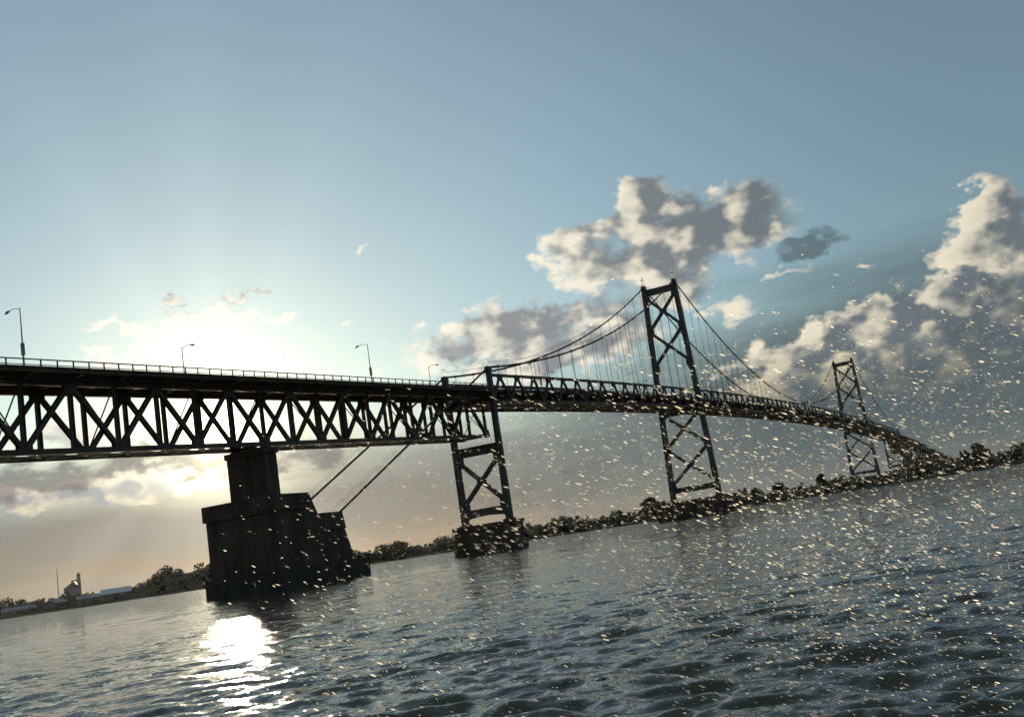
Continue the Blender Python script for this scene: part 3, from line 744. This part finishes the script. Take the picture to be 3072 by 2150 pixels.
# ------------------------------------------------------------------ sheds and grain elevator on the left bank
ROOFW = mat('white_roof', (0.62, 0.64, 0.66), 0.35, 0.0, scale=0.2, var=0.15)
ROOFG = mat('grey_roof', (0.22, 0.22, 0.24), 0.5, 0.0, scale=0.2)
WALL = mat('shed_wall', (0.15, 0.13, 0.12), 0.8, scale=0.3)
SILO = mat('silo_concrete', (0.40, 0.35, 0.34), 0.85, scale=0.1)
DOORM = mat('shed_door', (0.08, 0.08, 0.09), 0.6)
def shed(a, r, w, d, h, rise, rz, label, roof, z=None):
    o = empty('storage_shed', polar(a, r, z), rad(rz), label, 'shed')
    MB().prism([(-d / 2, -2), (d / 2, -2), (d / 2, h), (0, h + rise), (-d / 2, h)], 'x', -w / 2, w / 2).build('wall', WALL, o)
    for sg in (-1, 1):
        t = 0.25; MB().prism([(0, h + rise + 0.05), (sg * (d / 2 + 0.5), h - 0.5 * rise / d + 0.02), (sg * (d / 2 + 0.5), h - 0.5 * rise / d + t), (0, h + rise + t + 0.05)][::-sg], 'x', -w / 2 - 0.5, w / 2 + 0.5).build('roof_panel', roof, o)
    for x in np.linspace(-w / 3, w / 3, 3): MB().box(x - 1.8, x + 1.8, -d / 2 - 0.08, -d / 2 - 0.01, 0, min(3.8, h * 0.8)).build('door', DOORM, o)
    return o
shed(-21.6, 1112, 27, 22, 5.0, 4.6, 22, 'shed with a bright white pitched roof among the dark trees', ROOFW, 3.5)
shed(-22.65, 1140, 30, 22, 4.6, 3.0, 24, 'low grey roofed shed half hidden between the trees and the white roof', ROOFG, 3.0)
shed(-25.9, 1240, 36, 20, 5.2, 3.2, 28, 'long pale shed near the water at the left edge', ROOFG, 1.6)
shed(-24.35, 1195, 15, 20, 6.2, 3.6, 60, 'short pale shed below the grain elevator', ROOFG, 1.8)
ge = empty('grain_elevator', polar(-23.6, 1480, 4.0), rad(22), 'tall grain elevator with a narrow head tower above the trees', 'grain elevator')
MB().box(-9, 9, -8, 8, -2, 20.5).build('bin_block', SILO, ge)
MB().prism([(-9.4, 20.5), (9.4, 20.5), (4.5, 27.5), (1.5, 28.0)], 'y', -8.3, 8.3).build('sloping_roof', ROOFG, ge)
for x in (-6.75, -2.25, 2.25, 6.75): MB().tube([(x, -8.2, -2), (x, -8.2, 20.3)], 2.2, 14).build('silo', SILO, ge)
MB().box(7.0, 11.5, -2.5, 2.5, -2, 35.5).build('head_tower', SILO, ge)
MB().box(6.6, 11.9, -2.9, 2.9, 35.5, 37.0).build('tower_cap', ROOFG, ge)
MB().box(8.2, 10.2, -1.0, 1.0, 37.0, 39.0).build('hoist_house', ROOFG, ge)
MB().beam((0, 0, 29.2), (7.0, 0, 29.8), 1.6, 1.7).build('conveyor_gallery', ROOFG, ge)
for x in (0.2, 3.4): MB().beam((x, 0, 27.4), (x, 0, 29.2), 0.4, 0.4).build('gallery_leg', ROOFG, ge)
mast = empty('radio_mast', polar(-24.2, 1460, 4.0), 0, 'thin lattice radio mast beside the grain elevator', 'mast')
for k in range(3):
    a = 2.094 * k; MB().tube([(0.9 * math.cos(a), 0.9 * math.sin(a), 0), (0.25 * math.cos(a), 0.25 * math.sin(a), 44)], 0.16, 5).build('leg', STEEL, mast)
for z in np.arange(2, 43, 3.5):
    q = 0.9 - 0.65 * z / 44; pts = [(q * math.cos(2.094 * k), q * math.sin(2.094 * k), z + (0 if k % 2 else 1.2)) for k in range(4)]
    MB().tube(pts, 0.08, 4).build('lattice_brace', STEEL, mast)
MB().tube([(0, 0, 43.5), (0, 0, 50)], 0.14, 5).build('antenna', STEEL, mast)

# ------------------------------------------------------------------ spray thrown up by the boat
def spray():
    q = np.random.default_rng(21); n = 18000
    t = (1 + math.sqrt(5)) / 2
    V0 = np.array([(-1, t, 0), (1, t, 0), (-1, -t, 0), (1, -t, 0), (0, -1, t), (0, 1, t), (0, -1, -t), (0, 1, -t), (t, 0, -1), (t, 0, 1), (-t, 0, -1), (-t, 0, 1)]) / math.sqrt(1 + t * t)
    F0 = np.array([(0, 11, 5), (0, 5, 1), (0, 1, 7), (0, 7, 10), (0, 10, 11), (1, 5, 9), (5, 11, 4), (11, 10, 2), (10, 7, 6), (7, 1, 8), (3, 9, 4), (3, 4, 2), (3, 2, 6), (3, 6, 8), (3, 8, 9), (4, 9, 5), (2, 4, 11), (6, 2, 10), (8, 6, 7), (9, 8, 1)])
    y = 2.6 + 9.0 * q.uniform(0, 1, 3 * n) ** 0.7                  # ahead of the bow
    x = y * (q.beta(2.0, 1.5, 3 * n) * 0.95 - 0.30)                # fanning out to the right
    z = HC + y * (0.24 - 0.50 * q.beta(1.5, 1.7, 3 * n) ) + 0.02 * x
    keep = (z > 0.25) & (q.uniform(0, 1, 3 * n) < np.clip(1.15 - 5.5 * (z - HC) / y - 1.0 * np.clip(0.05 - x / y, 0, 1), 0.03, 1.0))
    x, y, z = x[keep][:n], y[keep][:n], z[keep][:n]; n = len(x)
    size = 0.00145 * np.minimum(q.lognormal(0, 0.62, n), 2.6) * (y / 5.0) ** 0.6
    ang = np.radians(27 + 6 * q.normal(size=n)) - 0.12 * np.clip(x / y, 0, 1); st = q.uniform(3.2, 5.6, n)
    d = np.stack([np.cos(ang), 0.15 * q.normal(size=n), -np.sin(ang)], 1); d /= np.linalg.norm(d, axis=1)[:, None]
    e1 = np.cross(d, [0, 1, 0]); e1 /= np.linalg.norm(e1, axis=1)[:, None]; e2 = np.cross(d, e1)
    taper = 1 + 0.25 * V0[:, 0]                                     # a drop is fatter at its leading end
    co = (np.stack([x, y, z], 1)[:, None] + size[:, None, None] * (V0[None, :, 0:1] * st[:, None, None] * d[:, None] + (V0[:, 1] * taper)[None, :, None] * e1[:, None] + (V0[:, 2] * taper)[None, :, None] * e2[:, None])).reshape(-1, 3)
    f = (F0[None] + 12 * np.arange(n)[:, None, None]).reshape(-1, 3)
    me = bpy.data.meshes.new('spray'); me.vertices.add(len(co)); me.vertices.foreach_set('co', co.astype(np.float32).ravel())
    me.loops.add(len(f) * 3); me.polygons.add(len(f)); me.loops.foreach_set('vertex_index', f.astype(np.int32).ravel())
    me.polygons.foreach_set('loop_start', (np.arange(len(f)) * 3).astype(np.int32)); me.polygons.foreach_set('use_smooth', np.ones(len(f), dtype=bool)); me.update(calc_edges=True)
    M_ = bpy.data.materials.new('water_drops'); M_.use_nodes = True; k = G(M_.node_tree); M_.node_tree.nodes.remove(M_.node_tree.nodes['Principled BSDF'])
    gl = k.n('ShaderNodeBsdfTransparent')
    tr = k.n('ShaderNodeBsdfTranslucent'); tr.inputs['Color'].default_value = (0.96, 0.90, 0.78, 1)
    mx = k.n('ShaderNodeMixShader'); k.put(mx.inputs[0], k.smooth(k.n('ShaderNodeNewGeometry').outputs['Random Per Island'], 0.0, 1.0, 0.04, 0.66)); k.put(mx.inputs[1], gl.outputs[0]); k.put(mx.inputs[2], tr.outputs[0])
    k.put(M_.node_tree.nodes['Material Output'].inputs['Surface'], mx.outputs[0])
    me.materials.append(M_)
    return tag(put('spray', me), 'cloud of backlit spray drops flying up from the boat', 'spray', kind='stuff')
spray()

# ------------------------------------------------------------------ thin haze in the air over the river
def haze():
    mb = MB().box(-1900, 1900, -60, 5200, -4, 95)
    M_ = bpy.data.materials.new('haze'); M_.use_nodes = True; nt = M_.node_tree; nt.nodes.clear()
    v = nt.nodes.new('ShaderNodeVolumePrincipled'); o = nt.nodes.new('ShaderNodeOutputMaterial')
    v.inputs['Color'].default_value = (0.95, 0.95, 0.95, 1); v.inputs['Density'].default_value = 0.000008; v.inputs['Anisotropy'].default_value = 0.35
    nt.links.new(v.outputs[0], o.inputs['Volume'])
    tag(mb.build('haze', M_), 'thin bright haze hanging over the river', 'haze', kind='stuff')
haze()
